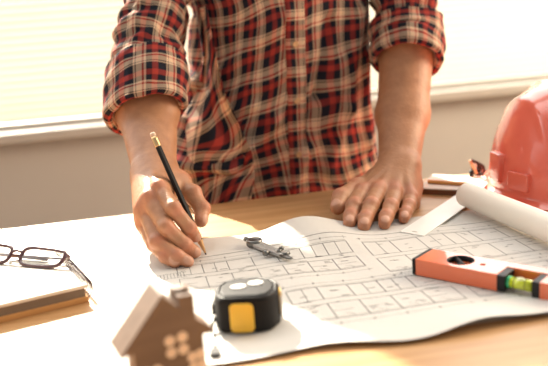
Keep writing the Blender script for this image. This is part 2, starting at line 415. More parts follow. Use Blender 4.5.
lo = sheet('blank_sheet', -0.036, 0.66, 0.637, 1.000, lambda x, y: h_low(x, y) - (0.0008 if y < 0.94 else 0), 150, 70, 'paper', (), radians(-1.2), lambda x: -0.010 * sstep(0.35, 0.5, x))
tag(lo, 'blank wavy paper sheet showing behind the top edge of the floor plan', 'paper')
def on_plan(x, y): return h_top(x, y) if y < 0.936 else h_low(x, y)

# ------------------------------------------------------------------ signed-distance modelling for the person
class Grid:
    def __init__(s, lo, hi, h):
        s.lo = np.array(lo, float); s.h = h; s.n = np.ceil((np.array(hi) - s.lo) / h).astype(int) + 1
        s.ax = [s.lo[i] + h * np.arange(s.n[i]) for i in range(3)]
        s.D = np.full(s.n, 0.05, np.float32)
    def region(s, lo, hi):
        a = np.maximum(0, np.floor((np.array(lo) - s.lo) / s.h).astype(int)); b = np.minimum(s.n, np.ceil((np.array(hi) - s.lo) / s.h).astype(int) + 1)
        if np.any(b <= a): return None, None
        return tuple(slice(a[i], b[i]) for i in range(3)), np.meshgrid(*[s.ax[i][a[i]:b[i]].astype(np.float32) for i in range(3)], indexing='ij')
def smin(a, b, k):
    if k <= 0: return np.minimum(a, b)
    h = np.clip(0.5 + 0.5 * (b - a) / k, 0, 1); return b * (1 - h) + a * h - k * h * (1 - h)
def cone_d(P, a, b, ra, rb):
    a = np.array(a, np.float32); ba = np.array(b, np.float32) - a; l2 = max(1e-9, float(ba @ ba))
    q = [P[i] - a[i] for i in range(3)]
    t = np.clip((q[0] * ba[0] + q[1] * ba[1] + q[2] * ba[2]) / l2, 0, 1)
    return np.sqrt((q[0] - t * ba[0]) ** 2 + (q[1] - t * ba[1]) ** 2 + (q[2] - t * ba[2]) ** 2) - (ra + (rb - ra) * t)
def ell_d(P, c, ax, rad):
    q = [P[i] - c[i] for i in range(3)]
    s2 = 0; g2 = 0
    for k in range(3):
        u = (q[0] * ax[k][0] + q[1] * ax[k][1] + q[2] * ax[k][2]); s2 = s2 + (u / rad[k]) ** 2; g2 = g2 + (u / rad[k] ** 2) ** 2
    k0 = np.sqrt(s2); k1 = np.sqrt(g2) + 1e-9
    return k0 * (k0 - 1) / k1
def add(G, D, kind, args, k, sub=False):
    if kind == 'c':
        a, b, ra, rb = args; a = np.array(a); b = np.array(b); m = max(ra, rb) + k + 3 * G.h
        lo, hi = np.minimum(a, b) - m, np.maximum(a, b) + m
    else:
        c, ax, rad = args; m = max(rad) + k + 3 * G.h; lo, hi = np.array(c) - m, np.array(c) + m
    sl_, P = G.region(lo, hi)
    if sl_ is None: return
    d = cone_d(P, *args) if kind == 'c' else ell_d(P, *args)
    D[sl_] = -smin(-D[sl_], d, k) if sub else smin(D[sl_], d, k)
def nets(G, D):
    S = D < 0; n = G.n
    idx = -np.ones(n - 1, int)
    cnt = np.zeros(n - 1, np.float32); acc = np.zeros(tuple(n - 1) + (3,), np.float32)
    def sub(A, o): return A[o[0]:n[0] - 1 + o[0], o[1]:n[1] - 1 + o[1], o[2]:n[2] - 1 + o[2]]
    for axx in range(3):
        o2 = [0, 0, 0]; others = [i for i in range(3) if i != axx]
        for u in (0, 1):
            for v in (0, 1):
                o1 = [0, 0, 0]; o1[others[0]] = u; o1[others[1]] = v; e1 = list(o1); e1[axx] = 1
                A, B = sub(D, o1), sub(D, e1); cr = (A < 0) != (B < 0)
                t = np.where(cr, A / np.where(cr, A - B, 1), 0)
                cnt += cr
                for c in range(3):
                    acc[..., c] += np.where(cr, (t if c == axx else o1[c]), 0)
    act = cnt > 0; k = int(act.sum()); idx[act] = np.arange(k)
    ijk = np.argwhere(act); V = G.lo + G.h * (ijk + acc[act] / cnt[act][:, None])
    Fs = []
    for axx in range(3):
        o = [i for i in range(3) if i != axx]
        sl0 = [slice(1, n[i] - 1) for i in range(3)]; sl0[axx] = slice(0, n[axx] - 1)
        sl1 = list(sl0); sl1[axx] = slice(1, n[axx])
        A, B = S[tuple(sl0)], S[tuple(sl1)]; cr = A != B
        pos = np.argwhere(cr)
        if not len(pos): continue
        off = np.array([sl0[i].start for i in range(3)]); pos = pos + off
        c = []
        for (u, v) in ((-1, -1), (0, -1), (0, 0), (-1, 0)):
            q = pos.copy(); q[:, o[0]] += u; q[:, o[1]] += v; c.append(idx[q[:, 0], q[:, 1], q[:, 2]])
        Q = np.stack(c, 1); flip = A[cr] if axx != 1 else ~A[cr]
        Q[~flip] = Q[~flip][:, ::-1]; Fs.append(Q)
    return V, np.concatenate(Fs)

def v3(p): return np.array(p, float)
def unit(v): v = np.array(v, float); return v / np.linalg.norm(v)

def hand(G, J, radii, palm, arm, dorsal, nails, thumb_web, pre=None, tendons=True):
    """J: finger name -> four joint points; palm: list of cones; arm: list of cones."""
    D = G.D
    for (a, b, ra, rb) in arm: add(G, D, 'c', (a, b, ra, rb), 0.020)
    for (a, b, ra, rb) in palm: add(G, D, 'c', (a, b, ra, rb), 0.014)
    if tendons:
        for nm in ('index', 'middle', 'ring', 'pinky'):
            a = J[nm][0] + dorsal * 0.0065; w = palm[0][0] + dorsal * 0.012; w = a + (w - a) * 0.75
            add(G, D, 'c', (a + dorsal * .0030, w + dorsal * .0040, 0.0042, 0.0030), 0.0050)
    base = D.copy()
    out = D.copy()
    for nm, P in J.items():
        Fg = np.full(G.n, 0.05, np.float32); r = radii[nm]
        for i in range(3): add(G, Fg, 'c', (P[i], P[i + 1], r[i], r[i + 1]), 0.0035 if i else 0)
        nd = nails[nm]                                  # dorsal direction of this finger
        dr = [unit(P[i + 1] - P[i]) for i in range(3)]
        for i in (1, 2):
            n = unit(nd - dr[i] * (nd @ dr[i])) if True else nd
            add(G, Fg, 'c', (P[i] + n * r[i] * 0.30, P[i] + n * r[i] * 0.30, r[i] * (0.86 if i == 1 else 0.80), r[i] * (0.86 if i == 1 else 0.80)), 0.004)
        n0 = unit(nd - dr[0] * (nd @ dr[0]))
        add(G, Fg, 'c', (P[0] + n0 * r[0] * 0.34, P[0] + n0 * r[0] * 0.34, r[0] * 0.82, r[0] * 0.82), 0.006)
        # nail
        n = unit(nd - dr[2] * (nd @ dr[2])); sd = np.cross(dr[2], n); tip = P[3]
        nc = tip + n * r[3] * 0.72 - dr[2] * 0.0005
        add(G, Fg, 'e', (nc, [unit(dr[2] * 0.97 - n * 0.22), sd, unit(n * 0.97 + dr[2] * 0.22)], (0.0072, r[3] * 0.74, 0.0030)), 0.0006)
        NAILS.append((nc, unit(dr[2] * 0.97 - n * 0.22), sd, unit(n * 0.97 + dr[2] * 0.22), r[3] * 0.74))
        for i in (0, 1, 2): REDS.append((P[i] + (n0 if i == 0 else n) * r[i], 0.013 if i == 0 else 0.010))
        REDS.append((tip, 0.010))
        out = smin(out, smin(base, Fg, 0.0065), 0.0016)
    return out

NAILS, REDS = [], []
# --- the hand holding the pencil
PT = v3((0.088, 0.941, 0.0035)); PE = v3((0.0373, 1.017, 0.161))
RJ = dict(index=[aty(160, 189, .978), aty(173, 208, .940), aty(189, 228, .936), aty(195.5, 236.5, .943)],
          middle=[aty(150, 199.5, .972), aty(166, 227, .930), aty(185, 245, .922), aty(195, 252, .928)],
          ring=[aty(146, 211, .978), aty(157, 242, .928), aty(177, 256, .908), aty(188, 261.5, .905)],
          pinky=[aty(145, 224, .982), aty(154, 245, .937), aty(165, 257, .915), aty(175, 262.5, .907)],
          thumb=[aty(178, 184, 1.03), aty(192, 194, 1.005), aty(202, 209, .988), aty(201, 221, .972)])
RJ = {k: [v3(p) for p in v] for k, v in RJ.items()}
rr = dict(index=(.0114, .0100, .0092, .0078), middle=(.0115, .0101, .0093, .0080), ring=(.0110, .0096, .0088, .0076), pinky=(.0100, .0086, .0079, .0070), thumb=(.0150, .0122, .0108, .0088))
wr = v3(aty(154, 174, 1.060)); el = v3((0.050, 1.265, 0.245)); fa = v3(aty(147, 112, 1.185))
xd = unit(v3((1, 0.15, 0.1)))
palm = [(wr, (RJ['middle'][0] + RJ['ring'][0]) / 2 + v3((0, .006, -.008)), .0235, .0165),
        (wr + xd * .010, RJ['index'][0] + v3((0, .006, -.006)), .0215, .0135), (wr, RJ['middle'][0] + v3((0, .004, -.004)), .022, .0135),
        (wr - xd * .004, RJ['ring'][0] + v3((0.002, .004, -.004)), .021, .0130), (wr - xd * .006, RJ['pinky'][0] + v3((.003, .004, -.002)), .020, .0135),
        (wr + v3((-.004, -.02, -.03)), RJ['pinky'][0] + v3((.012, .012, -.022)), .018, .016),
        (wr + v3((.012, -.01, -.01)), RJ['thumb'][0], .020, .0165), (RJ['thumb'][0], RJ['index'][0] + v3((.006, .015, -.008)), .013, .011)]
arm = [(wr - xd * .007, fa - xd * .012, .0210, .0315), (wr + xd * .010, fa + xd * .015, .0210, .0315), (fa - xd * .012, el - xd * .016, .0315, .040), (fa + xd * .015, el + xd * .018, .0315, .040), (el, v3((.12, 1.40, .50)), .042, .048)]
dors = unit(v3((-.35, -.55, .75)))
nl = dict(index=v3((-.1, -.75, .65)), middle=v3((-.1, -.75, .6)), ring=v3((-.1, -.75, .6)), pinky=v3((-.2, -.7, .6)), thumb=v3((.85, -.45, .35)))
G1 = Grid((-.055, .870, -.004), (.155, 1.30, .30), .0016)
D1 = hand(G1, RJ, rr, palm, arm, dors, nl, None)
V1, F1 = nets(G1, D1)

# --- the hand leaning on the table
LJ = dict(index=[aty(361.5, 193, 1.058), aty(354, 206, 1.018), aty(350.5, 217, .998), aty(349.5, 223, .982)],
          middle=[aty(378, 191.5, 1.050), aty(371, 206, 1.005), aty(365.5, 219, .982), aty(364, 225.5, .966)],
          ring=[aty(394.5, 194, 1.045), aty(390.5, 207, 1.000), aty(386, 217.5, .977), aty(384.5, 223.5, .962)],
          pinky=[aty(410, 198, 1.040), aty(409, 206.5, 1.008), aty(405.5, 214, .990), aty(404, 218.5, .976)],
          thumb=[aty(376, 181, 1.115), aty(357, 188.5, 1.080), aty(341, 197.5, 1.050), aty(337.5, 207.5, 1.028)])
LJ = {k: [v3(p) for p in v] for k, v in LJ.items()}
for k in LJ:
    LJ[k][3][2] = max(LJ[k][3][2], .0085); LJ[k][2][2] = max(LJ[k][2][2], .011)
lr = dict(index=(.0130, .0115, .0106, .0090), middle=(.0132, .0116, .0107, .0092), ring=(.0126, .0110, .0102, .0088), pinky=(.0112, .0098, .0090, .0078), thumb=(.0165, .0145, .0132, .0108))
lw = v3(aty(399, 168, 1.105)); le = v3((0.496, 1.265, 0.215)); lf = v3(aty(402.5, 115, 1.19))
xl = unit(v3((.97, -.2, -.05)))
palm2 = [(lw, (LJ['middle'][0] + LJ['ring'][0]) / 2 + v3((0, .006, -.010)), .0235, .017),
         (lw - xl * .010, LJ['index'][0] + v3((0, .006, -.006)), .021, .0135), (lw - xl * .003, LJ['middle'][0] + v3((0, .005, -.005)), .022, .0135),
         (lw + xl * .004, LJ['ring'][0] + v3((0, .005, -.005)), .021, .013), (lw + xl * .010, LJ['pinky'][0] + v3((-.002, .005, -.004)), .020, .013),
         (lw + v3((.010, -.02, -.028)), LJ['pinky'][0] + v3((.002, .012, -.012)), .019, .016),
         (lw + v3((-.016, -.006, -.012)), LJ['thumb'][0], .020, .017), (LJ['thumb'][0], LJ['index'][0] + v3((0, .014, -.008)), .013, .011)]
arm2 = [(lw - xl * .010, lf - xl * .012, .0205, .0285), (lw + xl * .010, lf + xl * .012, .0205, .0285), (lf - xl * .012, le - xl * .010, .029, .036), (lf + xl * .012, le + xl * .010, .029, .036), (le, v3((.50, 1.40, .52)), .038, .040)]
nl2 = {k: v3((0, -.45, .9)) for k in LJ}; nl2['thumb'] = v3((-.45, -.25, .85))
G2 = Grid((.265, .945, -.004), (.560, 1.30, .26), .0016)
D2 = hand(G2, LJ, lr, palm2, arm2, unit(v3((0, -.5, .85))), nl2, None)
V2, F2 = nets(G2, D2)

# --- head, neck, trunk, upper arms
G3 = Grid((-.08, 1.02, -.12), (.66, 1.60, .95), .0085)
D3 = G3.D
bodyc = [((.285, 1.40, -.10), (.285, 1.40, .12), .105, .105), ((.285, 1.40, .12), (.285, 1.40, .40), .105, .115), ((.20, 1.41, .40), (.37, 1.41, .40), .10, .10),
         ((.12, 1.41, .49), (.46, 1.41, .49), .060, .060), ((.285, 1.385, .50), (.285, 1.33, .62), .058, .055),
         ((.12, 1.40, .50), el, .050, .042), ((.49, 1.40, .50), le, .042, .038)]
for c in bodyc: add(G3, D3, 'c', c, 0.04)
hx = [v3((1, 0, 0)), unit(v3((0, 1, .35))), unit(v3((0, -.35, 1)))]
hc = v3((.285, 1.275, .735))
add(G3, D3, 'e', (hc, hx, (.076, .098, .098)), 0.02)
add(G3, D3, 'e', (hc + v3((0, -.035, -.065)), hx, (.056, .066, .060)), 0.03)
fwd = -hx[1]
add(G3, D3, 'c', (hc + fwd * .095 + hx[2] * .005, hc + fwd * .115 - hx[2] * .030, .010, .014), 0.012)
for s in (-1, 1):
    add(G3, D3, 'e', (hc + hx[0] * .032 * s + fwd * .098 + hx[2] * .004, hx, (.017, .014, .011)), 0.01, True)
    add(G3, D3, 'c', (hc + hx[0] * .032 * s + fwd * .080, hc + hx[0] * .032 * s + fwd * .080, .012, .012), 0.002)
    add(G3, D3, 'e', (hc + hx[0] * .080 * s - hx[2] * .01, hx, (.012, .020, .032)), 0.006)
add(G3, D3, 'c', (hc + fwd * .100 - hx[2] * .060 - hx[0] * .016, hc + fwd * .100 - hx[2] * .060 + hx[0] * .016, .008, .008), 0.008)
V3_, F3 = nets(G3, D3)

V = np.concatenate([V1, V2, V3_]); Fb = np.concatenate([F1, F2 + len(V1), F3 + len(V1) + len(V2)])
# clip the fine arms where they end inside the sleeves (their grids stop there)
person = thing('person', 'person in plaid shirt leaning over the table drawing with a pencil', 'person', (0.285, 1.40, FLOOR))
body = make('body', V - np.array([0.285, 1.40, FLOOR]), Fb, M['skin'], person, True)
sm = body.modifiers.new('relax', 'SMOOTH'); sm.factor = 0.5; sm.iterations = 3
mark = np.zeros((len(V), 4), np.float32); mark[:, 3] = 1
for c, rad in REDS:
    d = np.linalg.norm(V - c, axis=1); mark[:, 0] = np.maximum(mark[:, 0], np.clip(1 - d / (rad * 1.5), 0, 1))
for c, a, s, n, hwid in NAILS:
    q = V - c; u = q @ a; w = q @ s; t = q @ n
    ins = (u / .0072) ** 2 + (w / hwid) ** 2
    mark[:, 1] = np.maximum(mark[:, 1], np.where((np.abs(t) < .004) & (t > -.0012), np.clip((1.05 - ins) * 5, 0, 1), 0))
at = body.data.color_attributes.new('mark', 'FLOAT_COLOR', 'POINT'); at.data.foreach_set('color', mark.ravel())

PO = Vector((0.285, 1.40, FLOOR))
def cloth(name, nu, nv, fn, uvf, parent, closed=True, m=None, thick=0.0015, off=-1):
    """grid surface: fn(s, t) -> world point, uvf(s, t) -> metres on the cloth"""
    V, F_, UVs = [], [], []
    nn = nu if closed else nu + 1
    for j in range(nv + 1):
        for i in range(nn): V.append(tuple(Vector(fn(i / nu, j / nv)) - PO))
    for j in range(nv):
        for i in range(nu):
            i2 = (i + 1) % nn
            F_.append((j * nn + i, j * nn + i2, (j + 1) * nn + i2, (j + 1) * nn + i))
            UVs += [uvf(i / nu, j / nv), uvf((i + 1) / nu, j / nv), uvf((i + 1) / nu, (j + 1) / nv), uvf(i / nu, (j + 1) / nv)]
    o = make(name, V, F_, m or M['plaid'], parent, True)
    ul = o.data.uv_layers.new(name='UVMap'); ul.data.foreach_set('uv', [c for q in UVs for c in q])
    if thick:
        s = o.modifiers.new('thick', 'SOLIDIFY'); s.thickness = thick; s.offset = off
    return o

# --- shirt trunk
FOLDS = []   # (x0, z0, x1, z1, height, width) on the front
def fold(p, q, amp, w):
    a, b = aty(*p, 1.27), aty(*q, 1.27); FOLDS.append((a.x, a.z, b.x, b.z, amp, w))
fold((198, 25), (211, 85), .016, .012); fold((211, 85), (186, 150), .022, .014); fold((178, 160), (238, 165), .024, .014); fold((238, 165), (276, 120), .018, .013)
fold((285, 15), (225, 75), .012, .012); fold((290, 70), (230, 100), .008, .011); fold((330, 20), (318, 95), -.014, .011); fold((345, 60), (335, 120), .008, .012)
fold((318, 95), (305, 140), -.010, .010); fold((365, 10), (350, 110), .012, .012); fold((350, 110), (330, 170), .010, .013); fold((310, 150), (290, 190), .010, .012)
fold((250, 150), (225, 195), .010, .014); fold((276, 120), (300, 80), .008, .012); fold((372, 60), (376, 150), .012, .012); fold((205, 120), (255, 105), .010, .010)
def trunk(s, t):
    a = 2 * pi * s; z = -.13 + .67 * t
    ax = .193 - .020 * sstep(-.1, .25, z) + .03 * sstep(.3, .5, z); by = .120 + .008 * sstep(0, .3, z)
    cx = .288; cy = 1.395 - .02 * sstep(.1, .5, z)
    if z > .46: k = 1 - .75 * ((z - .46) / .08) ** 2; ax *= k; by *= k
    e = 2.3; c, sn = cos(a), sin(a)
    if c < 0: ax -= .030 * sstep(.08, .20, z) * sstep(.46, .30, z)
    x = cx + ax * math.copysign(abs(c) ** (2 / e), c); y = cy + by * math.copysign(abs(sn) ** (2 / e), sn)
    n = Vector((c / ax, sn / by, 0)).normalized()
    d = .006 * nz3(x * 9 + z * 5, z * 7 - x * 3, y * 6 + 3) + .0035 * nz3(x * 22 + z * 12, z * 16, y * 14 + 9)
    d += .065 * exp(-((s - .59) / .07) ** 2) * sstep(.17, .05, z)
    if y < cy:
        for (x0, z0, x1, z1, am, w) in FOLDS:
            dx, dz = x1 - x0, z1 - z0; q = min(1, max(0, ((x - x0) * dx + (z - z0) * dz) / (dx * dx + dz * dz)))
            dd = (x - x0 - q * dx) ** 2 + (z - z0 - q * dz) ** 2
            if dd < 9 * w * w: d += am * exp(-dd / (w * w))
    return (x + n.x * d, y + n.y * d, z)
PER = 1.06
def trunk_uv(s, t):
    z = .67 * t; u = PER * s
    p = trunk(s, t)
    return (u + .020 * nz3(p[0] * 5, p[2] * 5, 2) + .007 * nz3(p[0] * 16, p[2] * 16, 8), z - .30 * max(0, min(.16, p[0] - .17)) * sstep(0, .25, p[2]) + .028 * nz3(p[0] * 5 + 9, p[2] * 4, 5) + .008 * nz3(p[0] * 15, p[2] * 15, 1))
shirt = cloth('shirt', 260, 170, trunk, trunk_uv, person); shirt['label'] = 'red, black and cream plaid cotton shirt'
# --- loose open edge of the shirt hanging on the left of the trunk
FE = [((197, 8), (206, 6)), ((199, 30), (211, 30)), ((203, 58), (217, 60)), ((199, 86), (224, 92)), ((184, 118), (238, 122)), ((175, 150), (252, 152)), ((172, 178), (255, 176)), ((173, 205), (250, 204))]
def tail(s, t):
    q = t * (len(FE) - 1); i = min(int(q), len(FE) - 2); f = q - i; f = f * f * (3 - 2 * f) * .5 + f * .5
    lft = [FE[i][0][k] * (1 - f) + FE[i + 1][0][k] * f for k in (0, 1)]; rgt = [FE[i][1][k] * (1 - f) + FE[i + 1][1][k] * f for k in (0, 1)]
    px, py = lft[0] * (1 - s) + rgt[0] * s, lft[1] * (1 - s) + rgt[1] * s
    low = sstep(.35, .8, t)
    Y = 1.315 - .070 * s ** .7 - .030 * low * sin(pi * min(1, s * 1.15)) - .012 * sin(s * 9 + t * 7) * (1 - .6 * s) + .03 * sstep(.8, 1, s) * 0
    return Vector(aty(px, py, Y - .010 * nz3(s * 3, t * 6, 4)))
tl_o = cloth('loose_front_edge', 40, 90, tail, lambda s, t: (.02 + .085 * s * (.4 + t) + .02 * nz3(s * 2, t * 4, 1), .27 * t + .05 * s + .02 * nz3(s * 2 + 5, t * 4, 1)), shirt, False, thick=.0008, off=0)
# --- placket and buttons (front centre)
def front(x, z, off):
    best = None
    lo_, hi_ = .5, 1.0
    for _ in range(40):                       # x grows with s on the front half
        mid = (lo_ + hi_) / 2
        if trunk(mid, (z + .13) / .67)[0] < x: lo_ = mid
        else: hi_ = mid
    p = trunk(lo_, (z + .13) / .67); return Vector((x, p[1] - off, z))
def plx(z): return .296 + .012 * (z - .15) / .2 * .3
pk = cloth('placket', 6, 60, lambda s, t: front(plx(-.1 + .58 * t) - .017 + .034 * s, -.1 + .58 * t, .0028 - (.002 if s in (0, 1) else 0)),
           lambda s, t: (.034 * s + .012, .58 * t + .02), shirt, False, thick=.001, off=0)
for bz in (.245, .150, .055, .34):
    c = front(plx(bz), bz, .0045)
    make('button', *xf(lathe([(0, -.0012), (.0050, -.0012), (.0056, 0), (.0050, .0010), (.0036, .0006), (0, .0006)], 16), Matrix.Translation(c - PO) @ Matrix.Rotation(radians(90), 4, 'X')), M['button'], shirt, True)

# --- sleeves
def sleeve(path, rad, seed, cuff_at, tilt, cuff_r, name='sleeve'):
    pts = [Vector(p) for p in path]
    L_ = [0]
    for a, b in zip(pts, pts[1:]): L_.append(L_[-1] + (b - a).length)
    T = L_[-1]
    def at_(t):
        d = t * T
        for i in range(len(pts) - 1):
            if d <= L_[i + 1] or i == len(pts) - 2:
                q = (d - L_[i]) / (L_[i + 1] - L_[i]); break
        a = pts[max(0, i - 1)] if i else pts[0] * 2 - pts[1]; b, c = pts[i], pts[i + 1]; e = pts[i + 2] if i + 2 < len(pts) else c * 2 - b
        p = 0.5 * ((2 * b) + (c - a) * q + (2 * a - 5 * b + 4 * c - e) * q * q + (3 * b - a - 3 * c + e) * q ** 3)
        dv = (0.5 * ((c - a) + 2 * (2 * a - 5 * b + 4 * c - e) * q + 3 * (3 * b - a - 3 * c + e) * q * q)).normalized()
        rr_ = rad[i] + (rad[i + 1] - rad[i]) * q
        return p, dv, rr_
    def ring(s, t, extra, wr_):
        p, dv, r_ = at_(min(1, max(0, t)))
        if t > 1: p = p + dv * (t - 1) * T
        n1 = (Vector((1, 0, 0)) - dv * dv.x).normalized(); n2 = dv.cross(n1)
        a = 2 * pi * s; n = n1 * cos(a) + n2 * sin(a)
        w = wr_ * (nz3(n.x * 1.6 + seed, n.y * 1.6 + t * 3, t * T * 38 + n.x * 1.5) + .6 * nz3(n.x * 3 + seed, n.z * 3, t * T * 60 + seed))
        return p + n * (r_ + extra + w)
    sv = cloth(name, 72, 90, lambda s, t: ring(s, t, .002, .0090 * sstep(0, .2, t)), lambda s, t: (2 * pi * .057 * s + .013, t * T + .02), shirt)
    # folded cuff: outside layer, rolled lip, inside layer
    def cuff(s, t):
        a = 2 * pi * s
        if t < .5: q = t / .5; ex = .0115 + .0025 * sin(q * pi); tt = 1 - .075 / T + q * .085 / T
        elif t < .7: q = (t - .5) / .2; ex = .0115 - .014 * q; tt = 1 + .010 / T + .004 / T * sin(q * pi)
        else: q = (t - .7) / .3; ex = -.0025; tt = 1 + .010 / T - q * .045 / T
        return ring(s, tt, ex + cuff_r, .004) + Vector(tilt) * cos(a) * 1.0
    cloth('cuff', 72, 44, cuff, lambda s, t: (2 * pi * .060 * s + .030, t * .17 + .006), sv, thick=0)
sleeve([(.125, 1.40, .52), (.102, 1.355, .42), (.076, 1.305, .320), (.050, 1.245, .242), v3(aty(146, 108, 1.185))], [.062, .053, .052, .054, .053], 1.7, 1, (0, 0, .012), 0)
sleeve([(.48, 1.40, .54), (.505, 1.36, .42), (.510, 1.31, .315), (.502, 1.275, .24), v3(aty(407, 56, 1.250))], [.070, .055, .053, .052, .050], 6.3, 1, (0, 0, 0), 0)

# --- trousers, shoes, hair
G4 = Grid((.06, 1.24, FLOOR + .03), (.52, 1.58, .0), .010)
for s in (-1, 1):
    add(G4, G4.D, 'c', ((.285 + .085 * s, 1.41, -.08), (.285 + .10 * s, 1.42, -.45), .088, .064), .03)
    add(G4, G4.D, 'c', ((.285 + .10 * s, 1.42, -.45), (.285 + .11 * s, 1.44, FLOOR + .09), .064, .052), .03)
add(G4, G4.D, 'c', ((.22, 1.41, -.08), (.35, 1.41, -.08), .10, .10), .04)
Vt, Ft = nets(G4, G4.D); make('trousers', Vt - np.array(PO), Ft, M['denim'], person, True)
for s in (-1, 1):
    G5 = Grid((.285 + .11 * s - .08, 1.22, FLOOR - .002), (.285 + .11 * s + .08, 1.56, FLOOR + .16), .008)
    add(G5, G5.D, 'c', ((.285 + .11 * s, 1.48, FLOOR + .045), (.285 + .115 * s, 1.30, FLOOR + .034), .043, .032), .02)
    add(G5, G5.D, 'c', ((.285 + .11 * s, 1.465, FLOOR + .05), (.285 + .11 * s, 1.455, FLOOR + .11), .042, .040), .02)
    G5.D[:, :, :1] = 0.05
    Vs, Fs_ = nets(G5, G5.D); make('shoe', Vs - np.array(PO), Fs_, M['shoe'], person, True)
G6 = Grid((.17, 1.12, .62), (.40, 1.45, .88), .008)
add(G6, G6.D, 'e', (hc + hx[1] * .012 + hx[2] * .016, hx, (.084, .098, .096)), .01)
add(G6, G6.D, 'e', (hc + fwd * .085 - hx[2] * .045, hx, (.11, .075, .085)), .01, True)
Vh, Fh = nets(G6, G6.D); make('hair', Vh - np.array(PO), Fh, M['hair'], person, True)

# ------------------------------------------------------------------ pencil in the hand
pen = thing('pencil', 'black pencil with brass ferrule held in the drawing hand', 'pencil', tuple(PT))
ax = Vector(PE - PT); PL = ax.length; pm = ax.to_track_quat('Z', 'Y').to_matrix().to_4x4()
pm = Matrix.Translation((0, 0, -.0028)) @ pm
def pp(prof, s=12): return xf(lathe(prof, s), pm)
make('shaft', *pp([(.0041, .024), (.0042, .026), (.0042, PL - .020)], 6), M['pencil'], pen)
make('sharpened_wood', *pp([(.0011, .0065), (.0040, .0245)], 16), M['rawwood'], pen, True)
make('lead', *pp([(.0002, 0), (.0011, .0066)], 12), M['graphite'], pen, True)
make('ferrule', *pp([(.0041, PL - .0205), (.0043, PL - .019), (.0041, PL - .017), (.0043, PL - .014), (.0040, PL - .012), (.0043, PL - .010), (.0042, PL - .006)], 16), M['brass'], pen, True)
make('eraser', *pp([(.0039, PL - .0062), (.0039, PL - .001), (.0031, PL), (0, PL)], 16), M['eraser'], pen, True)

# ------------------------------------------------------------------ drawing compass
ca, cb = atz(250, 238, .016), atz(293, 261, .008)
cz0 = on_plan(ca.x, ca.y) + .004; cz1 = on_plan(cb.x, cb.y) + .0035
for q in np.linspace(0, 1, 12):
    p = ca.lerp(cb, q); need = on_plan(p.x, p.y) + .0036 - (cz0 * (1 - q) + cz1 * q)
    if need > 0: cz0 += need; cz1 += need * .6
A_ = Vector((ca.x, ca.y, cz0)); B_ = Vector((cb.x, cb.y, cz1)); cl = (B_ - A_).length
cx_ = (B_ - A_).normalized(); cy_ = Vector((0, 0, 1)).cross(cx_).normalized(); cz_ = cx_.cross(cy_)
cm = thing('drawing_compass', 'small silver drawing compass lying closed on the plan', 'compass', tuple(A_)); cm.rotation_euler = basis((0, 0, 0), cx_, cy_, cz_).to_euler()
for s in (-1, 1):
    o_ = [(.004, s * .0014), (.010, s * .0072), (.028, s * .0080), (.05, s * .0066), (cl * .74, s * .0050), (cl * .80, s * .0030), (cl * .80, s * .0003), (.010, s * .0003)]
    lg = bevel(make('leg', *prism(o_ if s > 0 else o_[::-1], -.0022, .0022), M['silver'], cm), .0007)
    if s > 0: make('needle_point', *tube([(cl * .78, .0016, 0), (cl * .92, .0014, 0), (cl, .0008, 0)], [.0016, .0012, .0002], 10), M['darksteel'], lg, True)
    else: make('lead_holder', *tube([(cl * .76, -.0022, 0), (cl * .92, -.0022, 0), (cl * .99, -.0016, 0)], [.0022, .0020, .0006], 10), M['darksteel'], lg, True)
make('hinge_disc', *xf(lathe([(0, -.0036), (.0080, -.0036), (.0090, -.0022), (.0090, .0022), (.0080, .0036), (.0055, .0040), (.0045, .0032), (0, .0032)], 28), Matrix.Translation((.010, 0, .0012)) @ Matrix.Scale(1.2, 4)), M['darksteel'], cm, True)
make('handle', *tube([(-.001, 0, .001), (-.005, 0, .001), (-.0055, 0, .001), (-.012, 0, .001)], [.002, .002, .0034, .0032], 14), M['darksteel'], cm, True)
make('adjusting_screw', *merge(tube([(cl * .58, -.012, .001), (cl * .58, .012, .001)], .0012, 8), tube([(cl * .58, -.0155, .001), (cl * .58, -.010, .001)], .0038, 14), tube([(cl * .58, .010, .001), (cl * .58, .0135, .001)], .0030, 14)), M['darksteel'], cm, True)
make('clamp_screw', *merge(tube([(cl * .80, 0, .001), (cl * .80, .0085, .001)], .0022, 12), tube([(cl * .70, 0, .0015), (cl * .70, 0, .0052)], .0028, 12)), M['darksteel'], cm, True)

# ------------------------------------------------------------------ tape measure
tz = .0024
tm = thing('tape_measure', 'black tape measure with yellow side panel lying flat on the plan', 'tape measure', (.1030, .714, tz), radians(-13))
TH = .040
outl = [(-.032, -.014), (-.026, -.026), (.014, -.0285), (.025, -.024), (.0325, -.010), (.0325, .012), (.025, .025), (.010, .0315), (-.012, .030), (-.026, .021), (-.032, .008)]
bd = make('case', *prism(outl, .0016, TH - .003), M['rubber'], tm); bevel(bd, .0035, 3)
inn = [(x * .80, y * .80) for x, y in outl]
fp = make('face_plate', *prism(inn, TH - .0035, TH - .0008), M['black'], tm); bevel(fp, .001)
make('base_plate', *prism(inn, 0, .002), M['black'], tm)
rim = [(x * .90, y * .90, TH - .0032) for x, y in outl]
make('rim_ring', *tube(rim, .0016, 8, closed=True), M['black'], tm, True)
for (x, y, a) in ((-.008, .000, 12), (.009, .008, 12)):  # white ovals stand in for sun reflections on the case top
    ov = make('oval_glint', *prism([(.0078 * cos(q) , .0058 * sin(q)) for q in np.linspace(0, 2 * pi, 28, False)], 0, .0012), M['white'], fp); ov.location = (x, y, TH - .0009); ov.rotation_euler = (0, 0, radians(a)); ov['label'] = 'white oval painted glint'
yp = make('grip_panel', *xf(prism(rrect(.0235, .0300, .005), 0, .0022), basis((-.004, -.0295, .0190), (1, -.062, 0), (0, 0, 1), (-.062, -1, 0))), M['yellow'], tm); bevel(yp, .0009); yp['label'] = 'yellow front grip panel'
